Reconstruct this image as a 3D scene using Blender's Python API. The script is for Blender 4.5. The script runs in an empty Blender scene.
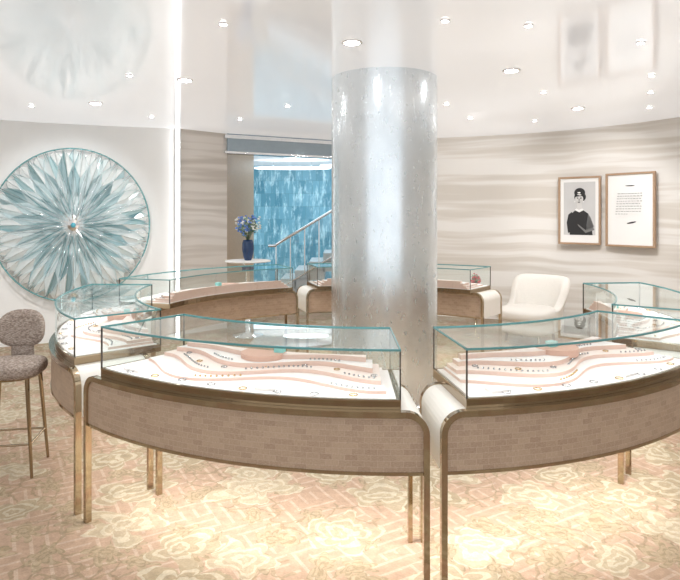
import bpy, math, random
from mathutils import Vector, Matrix
random.seed(7)
sc=bpy.context.scene
COL=sc.collection
pi=math.pi
# ------------------------------------------------------------------ helpers
class NT:
    def __init__(s,name):
        s.m=bpy.data.materials.new(name); s.m.use_nodes=True
        s.t=s.m.node_tree; s.t.nodes.clear()
        s.out=s.t.nodes.new('ShaderNodeOutputMaterial')
    def n(s,typ,props=None,**ins):
        nd=s.t.nodes.new(typ)
        for k,v in (props or {}).items(): setattr(nd,k,v)
        for k,v in ins.items():
            key=k.replace('_',' ')
            s.set(nd.inputs[key] if key in nd.inputs else nd.inputs[int(k[1:])],v)
        return nd
    def set(s,inp,v):
        if isinstance(v,bpy.types.NodeSocket): s.t.links.new(v,inp)
        else:
            if isinstance(v,(tuple,list)) and len(v)==3 and inp.type=='RGBA': v=(*v,1)
            inp.default_value=v
    def math(s,op,a,b=0.0,c=0.0):
        nd=s.t.nodes.new('ShaderNodeMath'); nd.operation=op
        s.set(nd.inputs[0],a); s.set(nd.inputs[1],b); s.set(nd.inputs[2],c)
        return nd.outputs[0]
    def vmath(s,op,a,b=(0,0,0)):
        nd=s.t.nodes.new('ShaderNodeVectorMath'); nd.operation=op
        s.set(nd.inputs[0],a); s.set(nd.inputs[1],b)
        return nd.outputs[0]
    def mix(s,f,a,b,blend='MIX'):
        nd=s.t.nodes.new('ShaderNodeMix'); nd.data_type='RGBA'; nd.blend_type=blend
        s.set(nd.inputs[0],f); s.set(nd.inputs[6],a); s.set(nd.inputs[7],b)
        return nd.outputs[2]
    def ramp(s,f,stops):
        nd=s.t.nodes.new('ShaderNodeValToRGB')
        e=nd.color_ramp.elements
        while len(e)<len(stops): e.new(0.5)
        for i,(p,c) in enumerate(stops):
            e[i].position=p; e[i].color=(*c,1)
        s.set(nd.inputs[0],f); return nd.outputs[0]
    def coord(s,which='Object'):
        return s.t.nodes.new('ShaderNodeTexCoord').outputs[which]
    def bsdf(s,**k):
        nd=s.t.nodes.new('ShaderNodeBsdfPrincipled')
        for a,v in k.items(): s.set(nd.inputs[a.replace('_',' ')],v)
        s.t.links.new(nd.outputs[0],s.out.inputs[0]); return nd
    def surf(s,sock): s.t.links.new(sock,s.out.inputs[0])

def simple(name,col,rough=.5,metal=0.0,var=.06,scale=20,bump=0,**k):
    N=NT(name)
    nz=N.n('ShaderNodeTexNoise',Vector=N.coord(),Scale=scale,Detail=3.0)
    c=N.mix(nz.outputs[0],tuple(x*(1-var) for x in col),tuple(min(1,x*(1+var)) for x in col))
    b=N.bsdf(Base_Color=c,Roughness=rough,Metallic=metal,**k)
    if bump:
        bp=N.n('ShaderNodeBump',Strength=bump,Distance=.01,Height=nz.outputs[0])
        N.t.links.new(bp.outputs[0],b.inputs['Normal'])
    return N.m

def emis(name,col,strength):
    N=NT(name); e=N.n('ShaderNodeEmission',Color=col,Strength=strength); N.surf(e.outputs[0]); return N.m

class Bd:
    def __init__(s): s.v=[];s.f=[];s.mi=[];s.sm=[];s.uv={}
    def add(s,vs,fs,mi=0,smooth=False,uvs=None):
        o=len(s.v); s.v+= [Vector(v) for v in vs]
        for i,f in enumerate(fs):
            if uvs: s.uv[len(s.f)]=uvs[i]
            s.f.append([o+j for j in f]); s.mi.append(mi); s.sm.append(smooth)
    def box(s,c,size,rot=0,mi=0,M=None):
        x,y,z=[a/2 for a in size]
        R=Matrix.Rotation(rot,3,'Z') if M is None else M
        vs=[Vector(c)+R@Vector((a*x,b*y,d*z)) for d in(-1,1) for a,b in((-1,-1),(1,-1),(1,1),(-1,1))]
        s.add(vs,[(3,2,1,0),(4,5,6,7),(0,1,5,4),(1,2,6,5),(2,3,7,6),(3,0,4,7)],mi)
    def cyl(s,p0,p1,r0,r1=None,n=12,mi=0,caps=True):
        if r1 is None:r1=r0
        p0=Vector(p0);p1=Vector(p1); d=(p1-p0).normalized()
        u=d.orthogonal().normalized(); w=d.cross(u)
        vs=[]
        for p,r in((p0,r0),(p1,r1)):
            for i in range(n):
                a=2*pi*i/n; vs.append(p+u*(r*math.cos(a))+w*(r*math.sin(a)))
        s.add(vs,[(i,(i+1)%n,n+(i+1)%n,n+i) for i in range(n)],mi,True)
        if caps: s.add(vs,[tuple(range(n-1,-1,-1)),tuple(range(n,2*n))],mi)
    def tube(s,pts,r,n=8,mi=0,closed=False):
        pts=[Vector(p) for p in pts]; m=len(pts); vs=[]
        for i,p in enumerate(pts):
            a=pts[(i-1)%m] if (closed or i>0) else p
            b=pts[(i+1)%m] if (closed or i<m-1) else p
            d=(b-a).normalized(); ref=Vector((0,0,1)) if abs(d.z)<.9 else Vector((1,0,0))
            u=d.cross(ref).normalized(); w=u.cross(d)
            rr=r[i] if isinstance(r,(list,tuple)) else r
            for j in range(n):
                t=2*pi*j/n; vs.append(p+u*rr*math.cos(t)+w*rr*math.sin(t))
        fs=[]
        for i in range(m if closed else m-1):
            for j in range(n):
                fs.append((i*n+j,i*n+(j+1)%n,((i+1)%m)*n+(j+1)%n,((i+1)%m)*n+j))
        if not closed: fs+= [tuple(range(n-1,-1,-1)),tuple((m-1)*n+j for j in range(n))]
        s.add(vs,fs,mi,True)
    def lathe(s,prof,c=(0,0,0),n=32,mi=0,smooth=True,M=None):
        c=Vector(c); vs=[]
        for r,z in prof:
            for i in range(n):
                a=2*pi*i/n; q=Vector((r*math.cos(a),r*math.sin(a),z))
                if M is not None: q=M@q
                vs.append(c+q)
        fs=[]
        for k in range(len(prof)-1):
            for i in range(n): fs.append((k*n+i,k*n+(i+1)%n,(k+1)*n+(i+1)%n,(k+1)*n+i))
        s.add(vs,fs,mi,smooth)
        s.add(vs,[tuple(range(n-1,-1,-1)),tuple((len(prof)-1)*n+i for i in range(n))],mi)
    def ball(s,c,r,mi=0,n=10,sc=(1,1,1),M=None,pw=1.0):
        c=Vector(c); vs=[]; m=max(4,n//2+1)
        sg=lambda x:math.copysign(abs(x)**pw,x)
        for k in range(m+1):
            ph=-pi/2+pi*k/m
            for i in range(n):
                a=2*pi*i/n
                q=Vector((r*sc[0]*sg(math.cos(ph))*sg(math.cos(a)),r*sc[1]*sg(math.cos(ph))*sg(math.sin(a)),r*sc[2]*sg(math.sin(ph))))
                if M is not None:q=M@q
                vs.append(c+q)
        fs=[(k*n+i,k*n+(i+1)%n,(k+1)*n+(i+1)%n,(k+1)*n+i) for k in range(m) for i in range(n)]
        s.add(vs,fs,mi,True)
    def poly(s,pts,mi=0): s.add(pts,[tuple(range(len(pts)))],mi)
    def build(s,name,mats,parent=None,bevel=0,subs=0):
        me=bpy.data.meshes.new(name)
        off=parent.location if parent else Vector((0,0,0))
        me.from_pydata([v-off for v in s.v],[],s.f)
        for m in mats: me.materials.append(m)
        for p,mi,sm in zip(me.polygons,s.mi,s.sm): p.material_index=mi; p.use_smooth=sm
        if s.uv:
            l=me.uv_layers.new(name='UVMap')
            for fi,u in s.uv.items():
                for li,q in zip(me.polygons[fi].loop_indices,u): l.data[li].uv=q
        me.update()
        o=bpy.data.objects.new(name,me); COL.objects.link(o)
        if parent: o.parent=parent
        if bevel:
            b=o.modifiers.new('bevel','BEVEL'); b.width=bevel; b.segments=2; b.limit_method='ANGLE'
        if subs:
            b=o.modifiers.new('sub','SUBSURF'); b.levels=subs; b.render_levels=subs
        return o
def empty(name,loc):
    e=bpy.data.objects.new(name,None); e.location=Vector(loc); e.empty_display_size=.1; COL.objects.link(e); return e

# ------------------------------------------------------------------ materials
def mat_ceiling():
    N=NT('gloss_stretch_ceiling_fill_glow')
    nz=N.n('ShaderNodeTexNoise',Vector=N.coord(),Scale=.6,Detail=2.0)
    c=N.mix(nz.outputs[0],(.80,.79,.795),(.85,.84,.845))
    d=N.n('ShaderNodeBsdfDiffuse',Color=c)
    g=N.n('ShaderNodeBsdfGlossy',Color=(.97,.99,1,1),Roughness=.10)
    mx=N.n('ShaderNodeMixShader',Fac=.44)
    N.t.links.new(d.outputs[0],mx.inputs[1]);N.t.links.new(g.outputs[0],mx.inputs[2])
    e=N.n('ShaderNodeEmission',Color=(.95,.965,1,1),Strength=.30)  # emission added to the ceiling as soft fill for the whole room
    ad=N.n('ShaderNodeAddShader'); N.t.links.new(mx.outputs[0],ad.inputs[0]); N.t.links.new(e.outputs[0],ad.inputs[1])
    N.surf(ad.outputs[0]); return N.m
def mat_silk(name,a,b,cc):
    N=NT(name); co=N.coord()
    w=N.n('ShaderNodeTexNoise',Vector=N.vmath('MULTIPLY',co,(.9,.9,1.0)),Scale=1.0,Detail=1.0)
    zz=N.n('ShaderNodeSeparateXYZ',Vector=co)
    z2=N.math('ADD',zz.outputs[2],N.math('MULTIPLY',w.outputs[0],.14))
    cv=N.n('ShaderNodeCombineXYZ',X=N.math('MULTIPLY',zz.outputs[0],.5),Y=N.math('MULTIPLY',zz.outputs[1],.5),Z=N.math('MULTIPLY',z2,9.0))
    n1=N.n('ShaderNodeTexNoise',Vector=cv.outputs[0],Scale=1.0,Detail=2.0,Roughness=.5)
    col=N.ramp(n1.outputs[0],[(.38,a),(.47,b),(.55,cc)])
    cv2=N.n('ShaderNodeCombineXYZ',X=N.math('MULTIPLY',zz.outputs[0],3),Y=N.math('MULTIPLY',zz.outputs[1],3),Z=N.math('MULTIPLY',z2,90.0))
    n2=N.n('ShaderNodeTexNoise',Vector=cv2.outputs[0],Scale=1.0,Detail=2.0)
    col=N.mix(N.math('MULTIPLY',n2.outputs[0],.10),col,(.6,.55,.5))
    N.bsdf(Base_Color=col,Roughness=.5); return N.m
def mat_carpet():
    N=NT('floral_carpet'); co=N.coord()
    wn=N.n('ShaderNodeTexNoise',Vector=co,Scale=4.0,Detail=3.0)
    wv=N.vmath('MULTIPLY',N.vmath('SUBTRACT',wn.outputs[1],(.5,.5,.5)),(.28,.28,0))
    p=N.vmath('ADD',N.vmath('MULTIPLY',co,(1,1,0)),wv)
    def flower(SC,R0,R1,npet,off):
        pp_=N.vmath('ADD',p,off)
        vo=N.n('ShaderNodeTexVoronoi',{'voronoi_dimensions':'2D'},Vector=pp_,Scale=SC,Randomness=.9)
        loc=N.vmath('SUBTRACT',pp_,vo.outputs['Position'])
        sp=N.n('ShaderNodeSeparateXYZ',Vector=loc)
        ang=N.math('ARCTAN2',sp.outputs[1],sp.outputs[0])
        cs=N.n('ShaderNodeSeparateColor',Color=vo.outputs['Color'])
        ang=N.math('ADD',ang,N.math('MULTIPLY',cs.outputs[0],6.0))
        rr=N.math('POWER',N.math('ADD',N.math('MULTIPLY',sp.outputs[0],sp.outputs[0]),N.math('MULTIPLY',sp.outputs[1],sp.outputs[1])),.5)
        pet=N.math('ABSOLUTE',N.math('COSINE',N.math('MULTIPLY',ang,npet/2)))
        rad=N.math('ADD',R0,N.math('MULTIPLY',pet,N.math('MULTIPLY',R1,N.math('ADD',.6,cs.outputs[1]))))
        q=N.math('DIVIDE',rr,rad)
        mask=N.math('LESS_THAN',q,1.0)
        ln=N.math('GREATER_THAN',N.math('SINE',N.math('ADD',N.math('MULTIPLY',q,17.0),N.math('MULTIPLY',pet,4.0))),.25)
        return mask,ln,cs
    m1,l1_,cs=flower(2.2,.095,.09,5,(0,0,0))
    m2,l2_,cs2=flower(3.9,.04,.06,7,(3.3,1.7,0))
    v2=N.n('ShaderNodeTexVoronoi',{'voronoi_dimensions':'2D','feature':'DISTANCE_TO_EDGE'},Vector=p,Scale=8.0)
    leaf=N.math('LESS_THAN',v2.outputs[0],.06)
    nz=N.n('ShaderNodeTexNoise',Vector=co,Scale=1.5,Detail=1.0)
    leafz=N.math('MULTIPLY',leaf,N.math('GREATER_THAN',nz.outputs[0],.5))
    s2=N.n('ShaderNodeSeparateXYZ',Vector=co)
    def line(a,b,fr,w):
        t=N.math('ADD',N.math('MULTIPLY',s2.outputs[0],a),N.math('MULTIPLY',s2.outputs[1],b))
        return N.math('LESS_THAN',N.math('FRACT',N.math('MULTIPLY',t,fr)),w)
    l1=line(.87,.5,14,.24); l2=line(-.5,.87,14,.24)
    blk=N.n('ShaderNodeTexNoise',Vector=co,Scale=6.0,Detail=0.0)
    g1=N.math('GREATER_THAN',blk.outputs[0],.5)
    lat=N.math('ADD',N.math('MULTIPLY',l1,g1),N.math('MULTIPLY',l2,N.math('SUBTRACT',1.0,g1)))
    base=N.mix(nz.outputs[0],(.375,.26,.185),(.435,.31,.225))
    c=N.mix(N.math('MULTIPLY',lat,.5),base,(.54,.43,.34))
    gold=N.mix(cs.outputs[2],(.335,.275,.18),(.43,.365,.26))
    c=N.mix(N.math('MULTIPLY',leafz,.65),c,(.265,.205,.125))
    c=N.mix(N.math('MULTIPLY',m2,.75),c,(.37,.30,.20))
    c=N.mix(N.math('MULTIPLY',N.math('MULTIPLY',m2,l2_),.65),c,(.255,.195,.115))
    c=N.mix(N.math('MULTIPLY',m1,.85),c,gold)
    c=N.mix(N.math('MULTIPLY',N.math('MULTIPLY',m1,l1_),.65),c,(.54,.48,.37))
    fz=N.n('ShaderNodeTexNoise',Vector=co,Scale=90.0,Detail=3.0)
    mz=N.n('ShaderNodeTexNoise',Vector=co,Scale=22.0,Detail=3.0)
    c=N.mix(.25,c,N.ramp(mz.outputs[0],[(.3,(.25,.25,.25)),(.7,(.75,.75,.75))]),'OVERLAY')
    c=N.mix(.25,c,fz.outputs[0],'OVERLAY')
    b=N.bsdf(Base_Color=c,Roughness=.95)
    bp=N.n('ShaderNodeBump',Strength=.4,Distance=.01,Height=N.math('ADD',fz.outputs[0],m1)); N.t.links.new(bp.outputs[0],b.inputs['Normal'])
    return N.m
def mat_glass(name='clear_glass',tint=(.95,.985,.98)):
    N=NT(name)
    ge=N.n('ShaderNodeNewGeometry')
    dt=N.n('ShaderNodeVectorMath',{'operation':'DOT_PRODUCT'}); N.set(dt.inputs[0],ge.outputs['Normal']); N.set(dt.inputs[1],ge.outputs['Incoming'])
    cs=N.math('ABSOLUTE',dt.outputs['Value'])
    F=N.math('ADD',.07,N.math('MULTIPLY',.93,N.math('POWER',N.math('SUBTRACT',1.0,cs),4.6)))
    nz=N.n('ShaderNodeTexNoise',Vector=N.coord(),Scale=3.0)
    t=N.n('ShaderNodeBsdfTransparent',Color=N.mix(nz.outputs[0],tint,tuple(min(1,x*1.01) for x in tint)))
    g=N.n('ShaderNodeBsdfGlossy',Color=(.95,1,1,1),Roughness=.01)
    mx=N.n('ShaderNodeMixShader',Fac=N.math('MINIMUM',F,1.0))
    N.t.links.new(t.outputs[0],mx.inputs[1]);N.t.links.new(g.outputs[0],mx.inputs[2]);N.surf(mx.outputs[0]); return N.m
def mat_tiles():
    N=NT('woven_leather_tiles'); uv=N.coord('UV')
    br=N.n('ShaderNodeTexBrick',{'offset':.5,'offset_frequency':2},Vector=uv,Scale=1.0,Color1=(.41,.28,.195,1),Color2=(.54,.395,.285,1),Mortar=(.63,.49,.38,1))
    for k,v in(('Mortar Size',.0010),('Brick Width',.055),('Row Height',.025),('Bias',0.0),('Mortar Smooth',.5)): br.inputs[k].default_value=v
    nz=N.n('ShaderNodeTexNoise',Vector=N.vmath('MULTIPLY',uv,(80,520,1)),Scale=1.0,Detail=3.0)
    nv=N.n('ShaderNodeTexNoise',Vector=N.vmath('MULTIPLY',uv,(520,60,1)),Scale=1.0,Detail=2.0)
    c=N.mix(N.ramp(nz.outputs[0],[(.4,(.0,.0,.0)),(.7,(.6,.6,.6))]),br.outputs[0],(.66,.52,.40))
    c=N.mix(N.ramp(nv.outputs[0],[(.4,(.0,.0,.0)),(.75,(.4,.4,.4))]),c,(.33,.22,.15))
    b=N.bsdf(Base_Color=c,Roughness=.42)
    bp=N.n('ShaderNodeBump',Strength=.3,Distance=.004,Height=nz.outputs[0]); N.t.links.new(bp.outputs[0],b.inputs['Normal'])
    return N.m
def mat_column():
    N=NT('silver_leaf_column'); co=N.coord()
    n1=N.n('ShaderNodeTexNoise',Vector=N.vmath('MULTIPLY',co,(5,5,2.5)),Scale=1.0,Detail=4.0)
    n2=N.n('ShaderNodeTexNoise',Vector=N.vmath('MULTIPLY',co,(30,30,14)),Scale=1.0,Detail=2.0)
    c=N.mix(n1.outputs[0],(.60,.67,.72),(.93,.97,1.0))
    r=N.math('ADD',.21,N.math('MULTIPLY',n2.outputs[0],.10))
    N.bsdf(Base_Color=c,Roughness=r,Metallic=.88)
    return N.m
def mat_tweed():
    N=NT('taupe_tweed'); co=N.coord()
    ck=N.n('ShaderNodeTexNoise',Vector=N.vmath('MULTIPLY',co,(70,70,230)),Scale=1.0,Detail=2.0)
    c=N.ramp(ck.outputs[0],[(.36,(.21,.16,.135)),(.5,(.34,.275,.235)),(.64,(.48,.41,.36))])
    b=N.bsdf(Base_Color=c,Roughness=.9)
    bp=N.n('ShaderNodeBump',Strength=.3,Distance=.005,Height=ck.outputs[0]); N.t.links.new(bp.outputs[0],b.inputs['Normal'])
    return N.m
def mat_blue():
    N=NT('blue_panels_painted_glow'); co=N.coord()
    s=N.n('ShaderNodeSeparateXYZ',Vector=co)
    cv=N.n('ShaderNodeCombineXYZ',X=s.outputs[0],Y=s.outputs[2],Z=0.0)
    br=N.n('ShaderNodeTexBrick',Vector=cv.outputs[0],Scale=1.0,Color1=(.07,.25,.37,1),Color2=(.18,.44,.58,1),Mortar=(.10,.28,.38,1))
    for k,v in(('Mortar Size',.004),('Brick Width',.16),('Row Height',.30)): br.inputs[k].default_value=v
    nz=N.n('ShaderNodeTexNoise',Vector=N.vmath('MULTIPLY',co,(9,1,2.2)),Scale=1.0,Detail=6.0,Roughness=.75)
    c=N.mix(N.ramp(nz.outputs[0],[(.50,(0,0,0)),(.68,(1,1,1))]),br.outputs[0],(.60,.90,1))
    N.bsdf(Base_Color=c,Roughness=.2,Emission_Color=c,Emission_Strength=.28); return N.m  # glow and pale sparkle put into the panel colour, standing in for backlight
def mat_crystal(name,col,fac):
    N=NT(name); co=N.coord()
    nz=N.n('ShaderNodeTexNoise',Vector=co,Scale=30.0)
    c=N.mix(nz.outputs[0],tuple(x*.92 for x in col),col)
    g=N.n('ShaderNodeBsdfPrincipled',Base_Color=c,Metallic=.5,Roughness=.04,Emission_Color=c,Emission_Strength=.16)  # slight glow added to lighten the facets, no lamp behind them
    t=N.n('ShaderNodeBsdfTransparent',Color=(.96,1,1,1))
    mx=N.n('ShaderNodeMixShader',Fac=fac)
    N.t.links.new(t.outputs[0],mx.inputs[1]);N.t.links.new(g.outputs[0],mx.inputs[2]);N.surf(mx.outputs[0]); return N.m

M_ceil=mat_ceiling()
M_silk=mat_silk('wave_silk_wallcovering',(.69,.65,.595),(.77,.735,.69),(.86,.84,.81))
M_silk2=mat_silk('taupe_silk_wallcovering',(.58,.54,.50),(.66,.62,.58),(.75,.715,.68))
M_white=simple('white_plaster',(.89,.90,.90),.6,var=.03,scale=4)
M_carpet=mat_carpet()
M_glass=mat_glass()
M_edge=simple('glass_edge_teal',(.14,.38,.40),.15,.2)
M_edgep=simple('crystal_pale_edge',(.60,.75,.77),.12,.4)
M_dark=simple('bronze_corner_trim',(.10,.09,.085),.25,.8)
M_brass=simple('polished_champagne_brass',(.50,.41,.30),.08,1.0,var=.06,scale=8)
M_brassd=simple('antique_brass',(.36,.28,.19),.10,1.0,var=.1,scale=8)
M_tile=mat_tiles()
M_cream=simple('cream_leather',(.87,.84,.79),.45,var=.02)
M_felt=simple('blush_white_felt',(.90,.845,.83),.9,var=.02,scale=60)
M_rose=simple('rose_velvet',(.70,.44,.35),.8,var=.05,scale=60)
M_pinks=simple('tray_edge_suede',(.78,.56,.48),.8,var=.05,scale=60)
M_pink=simple('pink_suede',(.88,.75,.70),.85,var=.04,scale=60)
M_silver=simple('silver_jewelry',(.50,.51,.53),.1,1.0)
M_gold=simple('gold_jewelry',(.65,.45,.22),.15,1.0)
M_teal=simple('teal_gift_box',(.30,.72,.70),.5)
M_col=mat_column()
M_tweed=mat_tweed()
M_blue=mat_blue()
M_lamp=emis('downlight_lens',(1,.98,.96),80.0)
M_led=emis('led_strip',(1,.99,.98),7.0)
M_led2=emis('oval_light_panel',(.9,.97,1),3.0)
M_chrome=simple('chrome_trim',(.8,.82,.84),.12,1.0)
M_boucle=simple('ivory_boucle',(.82,.79,.74),.95,var=.08,scale=90,bump=.4)
M_oak=simple('light_oak_frame',(.42,.28,.18),.45,var=.15,scale=30)
M_paper=simple('white_paper',(.88,.88,.87),.7,var=.01)
M_grey=simple('photo_backdrop_grey',(.60,.60,.60),.7,var=.1,scale=4)
M_ink=simple('black_ink',(.02,.02,.022),.6)
M_skin=simple('photo_skin_grey',(.66,.65,.64),.7,var=.04)
M_mid=simple('photo_midtone_grey',(.20,.20,.20),.7)
M_navy=simple('navy_glaze',(.02,.05,.13),.15)
M_leaf=simple('eucalyptus_leaf',(.20,.30,.20),.6,var=.3)
M_bluefl=simple('blue_delphinium_petal',(.14,.28,.72),.6,var=.3)
M_whitefl=simple('white_petal',(.85,.85,.80),.6)
M_redfl=simple('red_rose_petal',(.70,.08,.12),.6,var=.3)
M_goldwall=simple('gold_fabric_panel',(.50,.36,.23),.5,var=.25,scale=50)
M_stone=simple('pale_stone',(.70,.74,.78),.4,var=.05)

# ------------------------------------------------------------------ room
CH=2.75
def catmull(P,k=8):
    out=[]; P=[Vector(p) for p in P]; Q=[2*P[0]-P[1]]+P+[2*P[-1]-P[-2]]
    for i in range(1,len(Q)-2):
        a,b,c,d=Q[i-1:i+3]
        for j in range(k):
            t=j/k; out.append(.5*((2*b)+(c-a)*t+(2*a-5*b+4*c-d)*t*t+(3*b-a-3*c+d)*t**3))
    out.append(P[-1]); return out
def wall(name,pts,z0,z1,mat,th=.12,side=1):
    b=Bd(); pts=[Vector(p) for p in pts]; m=len(pts); off=[]
    for i in range(m):
        a=pts[max(0,i-1)]; c=pts[min(m-1,i+1)]; d=(c-a).normalized(); off.append(pts[i]+Vector((-d.y,d.x))*th*side)
    vs=[]
    for p,q in zip(pts,off): vs+=[(p.x,p.y,z0),(p.x,p.y,z1),(q.x,q.y,z1),(q.x,q.y,z0)]
    fs=[]
    for i in range(m-1):
        for j in range(4): fs.append((i*4+j,i*4+(j+1)%4,(i+1)*4+(j+1)%4,(i+1)*4+j))
    b.add(vs,fs,0,True); b.add(vs,[(0,1,2,3),tuple((m-1)*4+j for j in(3,2,1,0))],0)
    o=b.build(name,[mat]);
    for p in o.data.polygons: p.use_smooth=False
    return o
rightP=catmull([(-.10,9.28),(.5,9.2),(1.45,8.96),(2.56,8.50),(3.4,7.84),(3.99,7.04),(4.45,5.9),(4.7,4.4),(4.8,2.0),(4.8,-2.5)])
leftP=[(-5.3,-2.5),(-5.3,5.6)]+[tuple(p) for p in catmull([(-5.1,6.4),(-4.1,7.26),(-3.1,7.72),(-2.13,8.0)],5)]
wall('wall_right',rightP,0,CH,M_silk)
wall('baseboard_right',rightP,0,.1,M_chrome,th=.015,side=-1)
wall('wall_left',leftP,0,CH,M_white)
wall('wall_center',[(-2.13,8.0),(-1.6,8.5)],0,CH,M_silk2)
b=Bd()
ha=math.atan2(.78,1.5)
b.box((-.85,8.93,2.61),(1.74,.16,.28),ha,0); b.box((-.86,8.84,2.485),(1.72,.05,.03),ha,1); b.box((-.86,8.84,2.71),(1.72,.02,.05),ha,1)
b.build('trim_opening_header',[simple('header_bluegrey_lacquer',(.34,.42,.48),.12,.3),M_chrome])
b=Bd(); b.box((-1.68,9.85,CH/2),(.14,2.7,CH)); b.build('wall_passage',[M_goldwall])
b=Bd(); b.box((0,14.1,1.6),(9,.2,3.4)); b.build('wall_back',[M_blue])
b=Bd(); b.box((-.25,5.8,-.06),(12,17,.12)); b.build('floor',[M_carpet])
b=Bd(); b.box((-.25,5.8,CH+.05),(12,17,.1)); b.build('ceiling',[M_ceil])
b=Bd(); b.box((-2.15,7.93,CH/2),(.028,.028,CH-.02),0,0); b.box((-2.15,7.965,CH/2),(.07,.03,CH-.02),0,1)
b.build('vertical_led_light',[M_led,M_chrome])

# downlights
big=[(.08,3.99),(1.36,4.76),(2.56,6.45),(-2.51,6.16),(-1.32,5.1)]
small=[(.62,3.54),(1.14,3.63),(2.0,3.99),(2.56,4.93),(1.1,6.2),(1.54,7.1),(2.37,7.3),(-3.24,6.3),(-1.73,4.93),(-.7,3.6),(-.55,6.3),(2.9,5.6),(3.3,6.4),(1.9,5.6),(-3.6,5.2),(-2.6,4.2),(.9,7.8),(-1.2,7.2),(3.3,4.4),(-2.2,7.0),(1.9,2.6),(-1.6,2.4),(.3,1.9)]
b=Bd()
for r,L in((.05,big),(.02,small)):
    for x,y in L:
        b.lathe([(r*1.4,CH),(r*1.4,CH-.006),(r*1.1,CH-.008)],(x,y,0),20,1)
        b.lathe([(r,CH-.005),(r,CH-.0095)],(x,y,0),20,0)
b.build('ceiling_downlights',[M_lamp,M_white])
def spot(x,y,z,e,size=120,col=(1,.985,.97),r=.05,tgt=None):
    l=bpy.data.lights.new('downlight_lamp','SPOT'); l.energy=e; l.spot_size=math.radians(size); l.spot_blend=.8; l.shadow_soft_size=r; l.color=col
    o=bpy.data.objects.new('downlight_lamp',l); o.location=(x,y,z); COL.objects.link(o)
    if tgt: o.rotation_euler=(Vector(tgt)-Vector((x,y,z))).to_track_quat('-Z','Y').to_euler()
for x,y in big: spot(x,y,CH-.03,44,130)
for x,y in [(-.7,3.6),(2.0,3.99),(2.56,4.93),(1.54,7.1),(-2.6,4.2),(-.55,6.3),(.9,7.8),(-1.2,7.2),(3.3,6.4),(-3.6,5.2)]: spot(x,y,CH-.03,25,140)
for x,y in [(1.9,2.6),(-1.6,2.4),(.3,1.9)]: spot(x,y,CH-.03,12,140)
spot(-2.51,5.6,CH-.05,110,60,tgt=(-3.4,7.5,1.5)); spot(2.56,6.3,CH-.05,70,75,tgt=(3.4,7.8,1.6)); spot(1.5,6.6,CH-.05,60,80,tgt=(1.9,8.8,1.6))

def area(name,loc,sx,sy,e,col=(1,1,1),rot=(0,0,0)):
    l=bpy.data.lights.new(name,'AREA'); l.shape='RECTANGLE'; l.size=sx; l.size_y=sy; l.energy=e; l.color=col
    o=bpy.data.objects.new(name,l); o.location=loc; o.rotation_euler=rot; COL.objects.link(o); return o

# ------------------------------------------------------------------ column
CX,CY=.375,5.1
b=Bd(); b.lathe([(.447,0),(.447,CH)],(CX,CY,0),96)
col=b.build('column',[M_col])
b=Bd(); b.lathe([(.455,0),(.455,.1),(.45,.105)],(CX,CY,0),64); b.build('trim_column_base',[M_chrome])

# ------------------------------------------------------------------ display cases
OX,OY=.25,4.85
RO,RI=2.34,1.90; GO,GI=2.31,1.80
T,ZB,RC,W=.775,.515,.10,.026
ZG0,ZG1=.81,1.025
def pp(th,r,z): return Vector((OX-r*math.sin(th),OY-r*math.cos(th),z))
def arcbox(b,t0,t1,r0,r1,z0,z1,n=24,mi=0,tops=None):
    vs=[]
    for i in range(n+1):
        th=t0+(t1-t0)*i/n
        a=r0(i/n) if callable(r0) else r0; c=r1(i/n) if callable(r1) else r1
        vs+=[pp(th,a,z0),pp(th,c,z0),pp(th,c,z1),pp(th,a,z1)]
    side=[];top=[]
    for i in range(n):
        for j in range(4):
            f=(i*4+j,(i+1)*4+j,(i+1)*4+(j+1)%4,i*4+(j+1)%4)
            (top if j==2 else side).append(f)
    side+=[(0,1,2,3),(n*4+3,n*4+2,n*4+1,n*4)]
    b.add(vs,side,mi); b.add(vs,top,mi if tops is None else tops)
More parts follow.
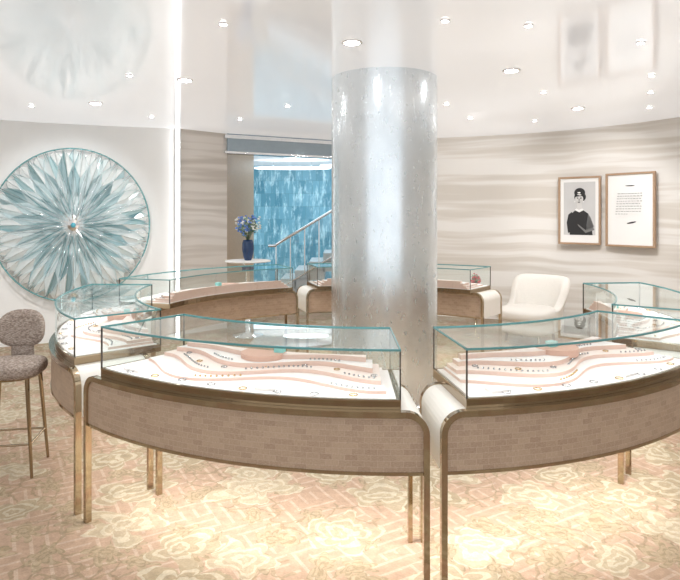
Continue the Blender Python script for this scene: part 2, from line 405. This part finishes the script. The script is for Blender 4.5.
def make_case(d0,d1,seed,glow=4.0):
    rnd=random.Random(seed)
    t0,t1=math.radians(d0),math.radians(d1); L=(t1-t0)*RO
    A=lambda s:t0+s/RO
    c=pp((t0+t1)/2,(RO+RI)/2,0)
    E=empty('display_case',c)
    st=[];K=8;NM=28
    for i in range(K+1):
        ph=pi/2*i/K; st.append((RC*(1-math.cos(ph)),T-RC+RC*math.sin(ph)))
    for i in range(1,NM): st.append((RC+(L-2*RC)*i/NM,T))
    for i in range(K,-1,-1):
        ph=pi/2*i/K; st.append((L-RC*(1-math.cos(ph)),T-RC+RC*math.sin(ph)))
    b=Bd()
    ro,ri=RO-.01,RI+.01
    e=.004
    for (s0,h0),(s1,h1) in zip(st,st[1:]):
        h0-=e;h1-=e
        s0_,s1_=min(max(s0,e),L-e),min(max(s1,e),L-e)
        a0,a1=A(s0_),A(s1_)
        for r in(ro,ri):
            b.add([pp(a0,r,ZB),pp(a1,r,ZB),pp(a1,r,h1),pp(a0,r,h0)],[(0,1,2,3)],0,False,[[(s0,0),(s1,0),(s1,h1-ZB),(s0,h0-ZB)]])
        b.add([pp(a0,ro,h0),pp(a1,ro,h1),pp(a1,ri,h1),pp(a0,ri,h0)],[(0,1,2,3)],1,True)
        b.add([pp(a0,ro,ZB),pp(a1,ro,ZB),pp(a1,ri,ZB),pp(a0,ri,ZB)],[(0,1,2,3)],1)
    for s in(e,L-e):
        a=A(s); b.add([pp(a,ro,ZB),pp(a,ri,ZB),pp(a,ri,T-RC-e),pp(a,ro,T-RC-e)],[(0,1,2,3)],1)
    b.build('body',[M_tile,M_cream],E)
    b=Bd()
    path=[]
    for h in(0,.25,ZB,T-RC): path.append(((0,h),(W,h)))
    for i in range(1,K+1):
        ph=pi/2*i/K
        path.append(((RC-RC*math.cos(ph),T-RC+RC*math.sin(ph)),(RC-(RC-W)*math.cos(ph),T-RC+(RC-W)*math.sin(ph))))
    for i in range(1,NM): s=RC+(L-2*RC)*i/NM; path.append(((s,T),(s,T-W)))
    left=[q for q in path[:4+K]]
    for (o,i_) in reversed(left): path.append(((L-o[0],o[1]),(L-i_[0],i_[1])))
    for ra,rb in((RO-.028,RO+.004),(RI-.004,RI+.028)):
        vs=[]
        for o,i_ in path: vs+=[pp(A(o[0]),rb,o[1]),pp(A(o[0]),ra,o[1]),pp(A(i_[0]),ra,i_[1]),pp(A(i_[0]),rb,i_[1])]
        fs=[]
        for i in range(len(path)-1):
            for j in range(4): fs.append((i*4+j,i*4+(j+1)%4,(i+1)*4+(j+1)%4,(i+1)*4+j))
        m=(len(path)-1)*4
        fs+=[(3,2,1,0),(m,m+1,m+2,m+3)]
        b.add(vs,fs,0)
    arcbox(b,A(W),A(L-W),RO-.02,RO-.006,ZB-.010,ZB+.004,NM,0)
    arcbox(b,A(W),A(L-W),RI+.006,RI+.02,ZB-.010,ZB+.004,NM,0)
    b.build('brass_frame',[M_brass],E)
    S=.118
    g0,g1=A(S),A(L-S)
    b=Bd(); arcbox(b,g0,g1,GI,GO,T-.003,ZG0,NM); b.build('brass_tray',[M_brassd],E,bevel=.002)
    # interior: stepped wave trays
    b=Bd(); q=.02/RO
    arcbox(b,g0+q,g1-q,GI+.02,GO-.015,ZG0-.002,ZG0+.008,NM,0)
    p1=rnd.random()*6;k1=2*pi*L/1.25
    f1=lambda u:2.15+.085*math.sin(k1*u+p1)
    f2=lambda u:2.06+.085*math.sin(k1*u+p1+.5)
    f3=lambda u:1.965+.07*math.sin(k1*u+p1+1.1)
    f4=lambda u:1.88+.03*math.sin(k1*u+p1+1.6)
    NN=84
    arcbox(b,g0+3*q,g1-3*q,GI+.03,f1,ZG0+.006,ZG0+.022,NN,3,0)
    arcbox(b,g0+4*q,g1-4*q,GI+.03,f2,ZG0+.022,ZG0+.04,NN,3,2)
    arcbox(b,g0+6*q,g1-6*q,GI+.03,f3,ZG0+.04,ZG0+.062,NN,3,0)
    arcbox(b,g0+8*q,g1-8*q,GI+.03,f4,ZG0+.062,ZG0+.085,NN,3,2)
    kk=max(1,int(L/.75))
    for k in range(kk):
        u=(k+.5)/kk; th=g0+(g1-g0)*u
        b.box(pp(th+.09,2.235,ZG0+.014),(.10,.06,.014),-th,0)
    uc=rnd.uniform(.42,.58); thc=g0+(g1-g0)*uc
    arcbox(b,thc-.06,thc+.06,GI+.04,lambda u:1.90+.09*max(0,math.sin(pi*u))**.6,ZG0+.05,ZG0+.088,24,1)
    b.build('display_trays',[M_felt,M_rose,M_pink,M_pinks],E)
    b=Bd()
    def ring(th,r,z,rad,mi):
        cc=pp(th,r,z); pts=[cc+Vector((rad*math.cos(a),rad*math.sin(a),.002)) for a in [2*pi*i/12 for i in range(12)]]
        b.tube(pts,.0026,5,mi,True)
    m=int(L/.034)
    for i in range(m):
        u=(i+.5)/m; th=g0+5*q+(g1-g0-10*q)*u
        if (i//9)%3==0: b.ball(pp(th,f1(u)-.03,ZG0+.026),.0055,(i//18)%2,6)
        if (i//7)%3!=1: b.ball(pp(th,f2(u)-.035,ZG0+.044),.0055,0,6)
        if (i//8)%3==1: b.ball(pp(th,f3(u)-.03,ZG0+.066),.0055,0,6)
        if i%8==0: ring(th,f2(u)-.07,ZG0+.043,.014,(i//8)%2)
    for i in range(int(L/.22)):
        u=(i+.5)/int(L/.22); th=g0+6*q+(g1-g0-12*q)*u
        ring(th,2.265+.01*math.sin(i),ZG0+.012,.018,0 if i%3 else 1)
    th=g0+(g1-g0)*rnd.uniform(.35,.6)
    b.box(pp(th,1.86,ZG0+.10),(.05,.04,.03),-th,2)
    b.build('jewelry',[M_silver,M_gold,M_teal],E)
    # glass
    b=Bd(); zz0,zz1=ZG0,ZG1
    for i in range(NM):
        a0=g0+(g1-g0)*i/NM;a1=g0+(g1-g0)*(i+1)/NM
        b.add([pp(a0,GO-.004,zz0),pp(a1,GO-.004,zz0),pp(a1,GO-.004,zz1),pp(a0,GO-.004,zz1)],[(0,1,2,3)],0,True)
        b.add([pp(a0,GI+.004,zz0),pp(a1,GI+.004,zz0),pp(a1,GI+.004,zz1),pp(a0,GI+.004,zz1)],[(0,1,2,3)],0,True)
        b.add([pp(a0,GI+.004,zz1),pp(a1,GI+.004,zz1),pp(a1,GO-.004,zz1),pp(a0,GO-.004,zz1)],[(0,1,2,3)],0,False)
    for a in(g0+.002,g1-.002):
        b.add([pp(a,GI+.004,zz0),pp(a,GO-.004,zz0),pp(a,GO-.004,zz1),pp(a,GI+.004,zz1)],[(0,1,2,3)],0)
    b.build('glass_vitrine',[M_glass],E)
    b=Bd(); w=.006
    dw=w/GO
    for ra,rb in((GO-w-.002,GO),(GI,GI+w+.002)):
        arcbox(b,g0,g1,ra,rb,ZG1-.003,ZG1+.006,NM,0)
        for a in(g0,g1-dw): arcbox(b,a,a+dw,ra,rb,ZG0,ZG1-.003,1,1)
    arcbox(b,g0,g1,GO-w,GO+.001,ZG0,ZG0+.007,NM,2)
    arcbox(b,g0,g1,GI-.001,GI+w,ZG0,ZG0+.007,NM,2)
    for a in(g0,g1-dw): arcbox(b,a,a+dw,GI,GO,ZG1-.003,ZG1+.006,1,0); arcbox(b,a,a+dw,GI,GO,ZG0,ZG0+.007,1,2)
    b.build('glass_edges',[M_edge,M_dark,M_brass],E)
    for u in(.27,.73):
        th=t0+(t1-t0)*u
        area('case_fill_light',pp(th,2.26,ZG1-.02),L*.42,.02,.9,(1,.98,.97),(0,0,-th))  # unseen fill lights added to brighten the trays, no fixture modelled
    for u in(.25,.75):
        th=t0+(t1-t0)*u
        o=area('underglow_lamp',pp(th,1.98,ZB-.02),L*.36,.12,glow,(1,.965,.91),(0,0,-th))
cases=[(-3.1,42.6,6),(-48.5,-4.3,6),(45,96,2.5),(101,158,4),(161,221,4),(-99,-53,3)]
for i,(a,c,g) in enumerate(cases): make_case(a,c,i+3,g)

# ------------------------------------------------------------------ crystal medallion
MC=Vector((-3.33,7.50,1.475)); MR=.95
nrm=Vector((.42,-1,0)).normalized(); ux=Vector((1,.42,0)).normalized(); uz=Vector((0,0,1))
def mp(r,a,d): return MC+ux*(r*.93*math.cos(a))+uz*(r*.98*math.sin(a))+nrm*d
b=Bd()
MM=Matrix((ux*.93,uz*.98,nrm)).transposed()
b.lathe([(MR*.96,-.04),(MR*.96,-.015)],MC,72,0,False,MM)
Ew=Bd()
rn=random.Random(5)
def kite(a,r0,rm,r1,hw,d0,dm,w=.0035):
    j=rn.uniform(-.03,.03)
    p0=mp(r0,a,d0);p1=mp(rm+j,a-hw,d0*.5+.01);p2=mp(r1,a,d0*.4);p3=mp(rm-j,a+hw,d0*.5+.01);pk=mp((r0+rm)*.52,a+rn.uniform(-.02,.02),dm)
    for f in((p0,p1,pk),(p1,p2,pk),(p2,p3,pk),(p3,p0,pk)):
        b.poly(f,rn.choice((1,1,1,1,1,4,4,5,6)))
    Ew.tube([p0,p1,p2,p3],w,4,rn.choice((0,2,2,1)),True)
    Ew.tube([p0,pk,p2],.003,4,1)
    Ew.tube([p1,pk,p3],.002,4,2)
n=26
for i in range(n):
    a=2*pi*i/n
    kite(a,.36,.78,.965,pi/n*1.0,.02,.15)
    kite(a+pi/n,.56,.90,.97,pi/n*.6,.01,.08)
    kite(a+pi/n,.18,.44,.88,pi/n*.62,.05,.20)
    Ew.tube([mp(.14,a,.10),mp(.97,a+pi/n*2.2,.03)],.003,4,0)
    Ew.tube([mp(.14,a,.10),mp(.97,a-pi/n*2.2,.03)],.003,4,2)
for i in range(16):
    a=2*pi*i/16+.1
    kite(a,.07,.22,.52,pi/16*.7,.10,.24)
for i in range(12):
    a=2*pi*i/12
    Ew.cyl(mp(.04,a,.17),mp(.19,a+.1,.22),.010,.003,5,1)
b.lathe([(.085,.13),(.075,.185),(.03,.20)],MC,8,2,False,MM)
b.ball(mp(0,0,.205),.032,3,8)
b.lathe([(.15,.05),(.12,.13),(.06,.15)],MC,12,1,False,MM)
EM=empty('crystal_sunburst_wall_sculpture',MC)
b.build('crystal_petals',[simple('frosted_backing',(.84,.89,.90),.3,.05),mat_crystal('clear_crystal',(.98,1,1),.55),M_chrome,simple('aqua_gem',(.08,.35,.45),.1),
    mat_crystal('ice_crystal',(.80,.90,.92),.5),mat_crystal('aqua_crystal',(.36,.60,.65),.45),mat_crystal('shadow_crystal',(.12,.27,.30),.5)],EM)
Ew.tube([mp(.975,2*pi*i/72,.01) for i in range(72)],.009,6,0,True)
Ew.build('glass_rods',[M_edge,M_chrome,M_edgep],EM)
b=Bd()
b.lathe([(.5,-.12),(.5,-.04)],MC,40,0,False,MM); b.build('wall_mount',[M_white],EM)

# ------------------------------------------------------------------ bar stool
def stool(x,y,ang):
    E=empty('bar_stool',(x,y,0)); R=Matrix.Rotation(ang,3,'Z'); P=lambda a,c,z:Vector((x,y,0))+R@Vector((a,c,z))
    b=Bd()
    b.ball(P(0,0,.64),.185,0,32,(1,.98,.30),R,.6)
    b.build('seat',[M_tweed],E)
    b=Bd()
    vs=[];fs=[];nu,nv=28,10
    for fb in(0,1):
        for k in range(nv+1):
            for i in range(nu):
                t=2*pi*i/nu; rr=k/nv
                sg=lambda q:math.copysign(abs(q)**.8,q)
                u=.148*rr*sg(math.cos(t)); v=.122*rr*sg(math.sin(t))
                th=.030*math.sqrt(max(0,1-rr**4))
                yy=.185-u*u*2.0+(v*.15)
                vs.append(P(u,yy+(th if fb else -th),.855+v))
    o=(nv+1)*nu
    for fb in(0,1):
        for k in range(nv):
            for i in range(nu): 
                f=[fb*o+k*nu+i,fb*o+k*nu+(i+1)%nu,fb*o+(k+1)*nu+(i+1)%nu,fb*o+(k+1)*nu+i]; fs.append(tuple(f if fb==0 else f[::-1]))
    b.add(vs,fs,0,True); b.build('backrest',[M_tweed],E)
    b=Bd()
    b.ball(P(0,.175,.70),.07,0,16,(1,.35,1.3),R,.6); b.build('back_bracket',[M_tweed],E)
    b=Bd()
    feet=[]
    for sx in(-1,1):
        for sy in(-1,1):
            b.cyl(P(sx*.12,sy*.12,.60),P(sx*.16,sy*.16,0),.014,.009,10)
            feet.append(P(sx*.147,sy*.147,.2))
    f=[feet[0],feet[1],feet[3],feet[2]]
    for i in range(4): b.cyl(f[i],f[(i+1)%4],.007,n=8)
    b.lathe([(.15,.585),(.16,.605)],(x,y,0),24)
    b.build('legs',[M_brassd],E)
stool(-2.06,3.78,.17)

# ------------------------------------------------------------------ armchair
def armchair(x,y,ang):
    E=empty('barrel_armchair',(x,y,0)); R=Matrix.Rotation(ang,3,'Z'); P=lambda a,c,z:Vector((x,y,0))+R@Vector((a,c,z))
    b=Bd(); nu,nv=32,8; vs=[]
    def sh(i,k,side):
        t=-1+2*i/nu; th=pi/2+t*math.radians(100)
        H=.44+.40/(1+math.exp((abs(t)-.62)*14))
        z=.16+(H-.16)*k/nv
        fl=.27+.15*(k/nv)**1.8*(1/(1+math.exp((abs(t)-.62)*14)))
        r=fl+(.045 if side else -.045)
        sgc=lambda v:math.copysign(abs(v)**.8,v)
        return P(r*sgc(math.cos(th))*1.12,r*sgc(math.sin(th)),z+(0 if k<nv else -.02))
    for side in(0,1):
        for i in range(nu+1):
            for k in range(nv+1): vs.append(sh(i,k,side))
    o=(nu+1)*(nv+1); fs=[]
    I=lambda s,i,k:s*o+i*(nv+1)+k
    for i in range(nu):
        for k in range(nv):
            fs.append((I(0,i,k),I(0,i,k+1),I(0,i+1,k+1),I(0,i+1,k))); fs.append((I(1,i,k),I(1,i+1,k),I(1,i+1,k+1),I(1,i,k+1)))
        fs.append((I(0,i,nv),I(1,i,nv),I(1,i+1,nv),I(0,i+1,nv))); fs.append((I(0,i,0),I(0,i+1,0),I(1,i+1,0),I(1,i,0)))
    for i in(0,nu):
        for k in range(nv): fs.append((I(0,i,k),I(1,i,k),I(1,i,k+1),I(0,i,k+1)))
    b.add(vs,fs,0,True); b.build('back_shell',[M_boucle],E,subs=1)
    b=Bd(); b.ball(P(0,-.10,.37),.35,0,28,(1,1,.26),R,.6); b.build('seat_cushion',[M_boucle],E)
    b=Bd(); b.ball(P(0,-.08,.22),.32,0,28,(1,1,.35),R,.6); b.build('base',[M_boucle],E)
    b=Bd()
    for sx in(-1,1):
        for sy in(-1,1): b.cyl(P(sx*.2,sy*.2-.03,.16),P(sx*.22,sy*.22-.03,0),.02,.014)
    b.build('legs',[M_brassd],E)
armchair(2.42,7.60,-.75)

# ------------------------------------------------------------------ flower table with vase
def bouquet(name,x,y,z0,vh,vr,spread,h,mats,cnt,seed,vm,prof=None):
    rnd=random.Random(seed); E=empty(name,(x,y,z0))
    b=Bd(); b.lathe(prof or [(vr*.55,0),(vr*.8,vh*.2),(vr,vh*.55),(vr*.95,vh*.85),(vr*.8,vh),(vr*.7,vh),(vr*.7,vh*.9)],(x,y,z0),24); b.build('vase',[vm],E)
    b=Bd()
    for i in range(cnt):
        a=rnd.random()*2*pi; rr=spread*math.sqrt(rnd.random()); hh=h*(.45+.55*rnd.random())*(1-.25*rr/spread)
        tip=Vector((x+rr*math.cos(a),y+rr*math.sin(a),z0+vh+hh)); base=Vector((x,y,z0+vh*.9))
        mid=(base+tip)/2+Vector((0,0,.03)); b.tube([base,mid,tip],.003,5,0)
        mi=1+i%(len(mats)-1)
        for k in range(6):
            c=tip+Vector((rnd.uniform(-.02,.02),rnd.uniform(-.02,.02),rnd.uniform(-.07,.02)))
            b.ball(c,rnd.uniform(.010,.017),mi,6,(1,1,.7))
        for k in range(3):
            t=rnd.uniform(.4,.95); c=base.lerp(tip,t); d=Vector((rnd.uniform(-1,1),rnd.uniform(-1,1),rnd.uniform(0,1))).normalized()*.07
            s=d.orthogonal().normalized()*.016; b.poly([c,c+d*.5+s,c+d,c+d*.5-s],0)
    b.build('flowers',mats,E)
TX,TY,TZ=-1.22,7.95,1.0
E=empty('pedestal_table',(TX,TY,0)); b=Bd()
b.lathe([(.20,0),(.20,.02),(.04,.05),(.03,.5),(.035,.93),(.12,.975),(.12,.98)],(TX,TY,0),32); b.build('pedestal',[M_chrome],E)
b=Bd(); b.lathe([(.28,.98),(.30,.985),(.30,.997),(.295,TZ)],(TX,TY,0),48); b.build('table_top',[M_paper],E)
bouquet('flower_vase',TX,TY,TZ,.27,.08,.19,.38,[M_leaf,M_bluefl,M_whitefl,M_bluefl,M_whitefl],36,4,M_navy)
SX,SY=1.80,7.95
E=empty('side_table',(SX,SY,0)); b=Bd(); b.lathe([(.14,0),(.14,.015),(.02,.03),(.02,.53),(.1,.545)],(SX,SY,0),24,0); b.build('stem',[M_brass],E)
b=Bd(); b.lathe([(.17,.545),(.17,.56)],(SX,SY,0),32); b.build('table_top',[M_cream],E)
bouquet('rose_bouquet',SX,SY,.56,.12,.05,.06,.13,[M_leaf,M_redfl,M_redfl],14,9,M_stone)

# ------------------------------------------------------------------ pictures
def frame(name,p0,p1,z0,z1,kind):
    p0=Vector((*p0,0));p1=Vector((*p1,0)); u=(p1-p0).normalized(); nn=Vector((u.y,-u.x,0))
    if nn.y>0: nn=-nn
    c=(p0+p1)/2+nn*.025; c.z=(z0+z1)/2; w=(p1-p0).length; h=z1-z0
    E=empty(name,c); M=Matrix((u,nn,Vector((0,0,1)))).transposed()
    t=.025
    b=Bd()
    Q=lambda a,v,d:c+u*a+Vector((0,0,v))+nn*d
    for s in(-1,1):
        b.box(Q(s*(w/2-t/2),0,0),(t,.04,h),0,0,M); b.box(Q(0,s*(h/2-t/2),0),(w-2*t,.04,t),0,0,M)
    b.box(Q(0,0,-.012),(w-.01,.008,h-.01),0,0,M)
    b.build('wooden_frame',[M_oak],E,bevel=.002)
    b=Bd(); b.box(Q(0,0,-.004),(w-2*t,.006,h-2*t),0,0,M); b.build('mat_board',[M_paper],E)
    b=Bd(); d=[.0005]
    def shape(pts,mi):
        d[0]+=.0007; b.poly([Q(a,v,d[0]) for a,v in pts],mi)
    def ell(cx,cy,rx,ry,mi,rot=0,n=28):
        P=[]
        for i in range(n):
            a=2*pi*i/n; X=rx*math.cos(a);Y=ry*math.sin(a)
            P.append((cx+X*math.cos(rot)-Y*math.sin(rot),cy+X*math.sin(rot)+Y*math.cos(rot)))
        shape(P,mi)
    if kind=='p':
        K=1.13
        _sh=shape
        def shape(pts,mi): _sh([(a*K,v*K-.03) for a,v in pts],mi)
        def ell(cx,cy,rx,ry,mi,rot=0,n=28):
            shape([(cx+rx*math.cos(2*pi*i/n)*math.cos(rot)-ry*math.sin(2*pi*i/n)*math.sin(rot),cy+rx*math.cos(2*pi*i/n)*math.sin(rot)+ry*math.sin(2*pi*i/n)*math.cos(rot)) for i in range(n)],mi)
        shape([(-.18,-.26),(.18,-.26),(.18,.36),(-.18,.36)],1)
        shape([(-.11,-.26),(-.125,-.12),(-.10,-.02),(-.045,.03),(.045,.03),(.10,-.01),(.13,-.10),(.15,-.26)],0)
        shape([(-.125,-.02),(-.085,.01),(-.07,-.10),(-.09,-.22),(-.13,-.24),(-.145,-.12)],0)
        shape([(.10,-.01),(.13,-.06),(.165,-.16),(.08,-.21),(-.02,-.13),(-.01,-.155),(.07,-.235),(.17,-.2)],3)
        shape([(-.06,.035),(.06,.035),(.035,.055),(.028,.11),(-.02,.11),(-.025,.055)],2)
        shape([(-.05,.03),(.0,.005),(.05,.03),(.035,.05),(0,.035),(-.035,.05)],4)
        ell(.005,.235,.062,.055,0); ell(.01,.185,.066,.060,0); ell(0,.16,.046,.062,2)
        shape([(-.048,.185),(-.035,.215),(.01,.20),(.045,.215),(.05,.18),(.03,.195),(-.02,.19)],0)
        for s in(-1,1):
            ell(s*.019,.167,.0095,.0045,0); ell(s*.02,.18,.012,.0022,0,s*-.15)
            ell(s*.049,.13,.005,.008,4)
        shape([(-.003,.165),(.004,.165),(.007,.143),(-.006,.143)],3); ell(0,.124,.014,.005,0)
        ell(.0,.235,.018,.008,4)
    else:
        ell(-.0,.30,.06,.007,0)
        rnd=random.Random(2)
        for k in range(9):
            y=.2-.032*k; x=-.16
            while x<(.15 if k<8 else 0):
                l=rnd.uniform(.012,.035); shape([(x,y),(min(x+l,.165),y),(min(x+l,.165),y+.007),(x,y+.007)],3); x+=l+.011
        d[0]=.002
        ell(.02,-.16,.06,.010,0,.2)
    b.build('print',[M_ink,M_grey,M_skin,M_mid,M_paper],E)
frame('framed_portrait_photo',(2.975,8.14),(3.40,7.80),1.21,2.11,'p')
frame('framed_letter_print',(3.447,7.74),(3.818,7.235),1.20,2.13,'t')

# ------------------------------------------------------------------ back hall: stairs, lights
E=empty('staircase',(0,12.3,0)); b=Bd(); X0=-1.3
for i in range(12):
    x=X0+.28*i; h=.17*(i+1)
    b.box((x,12.4,h-.085),(.30,1.2,.17)); b.box((x+.0,12.4,h-.26),(.30,1.2,.2))
b.build('steps',[M_stone],E)
b=Bd()
b.tube([(X0-.1,11.72,1.0),(X0+.05,11.72,1.0)]+[(X0+.05+.28*i,11.72,1.02+.17*i) for i in range(11)],.03,8,0)
b.tube([(X0-.1,11.72,.12)]+[(X0+.05+.28*i,11.72,.12+.17*i) for i in range(11)],.02,8,0)
for i in range(11): x=X0+.05+.28*i; b.cyl((x,11.72,.1+.17*i),(x,11.72,1.02+.17*i),.012)
b.build('handrail',[M_chrome],E)
b=Bd()
b.add([(X0+.05,11.72,.14),(X0+2.85,11.72,1.84),(X0+2.85,11.72,2.70),(X0+.05,11.72,1.0)],[(0,1,2,3)],0); b.build('glass_panel',[M_glass],E)
b=Bd()
for (x,y,rx,ry) in((-1.0,12.6,.8,.3),(.3,12.0,.7,.3),(-.6,10.6,.4,.16)):
    M=Matrix(((rx,0,0),(0,ry,0),(0,0,1))); b.lathe([(1,2.60),(1,2.57)],(x,y,0),40,0,False,M)
    for s in(-.5,.5): b.cyl((x+s*rx,y,2.59),(x+s*rx,y,CH),.006,n=6,mi=1)
b.build('oval_pendant_lights',[M_led2,M_chrome])
area('hall_lamp',(-.6,12.2,CH-.1),2.5,1.2,25,(.6,.85,1.0))

# ------------------------------------------------------------------ world, camera
w=bpy.data.worlds.new('world'); sc.world=w; w.use_nodes=True
bg=w.node_tree.nodes['Background']; bg.inputs[0].default_value=(.93,.97,1,1); bg.inputs[1].default_value=1.3
cam=bpy.data.cameras.new('cam'); cam.sensor_width=36; cam.lens=31.76; cam.shift_y=-75/680
co=bpy.data.objects.new('camera',cam); co.location=(0,0,1.6); co.rotation_euler=(pi/2,0,0); COL.objects.link(co); sc.camera=co
sc.view_settings.view_transform='Standard'
try: sc.cycles.transparent_max_bounces=24
except Exception: pass
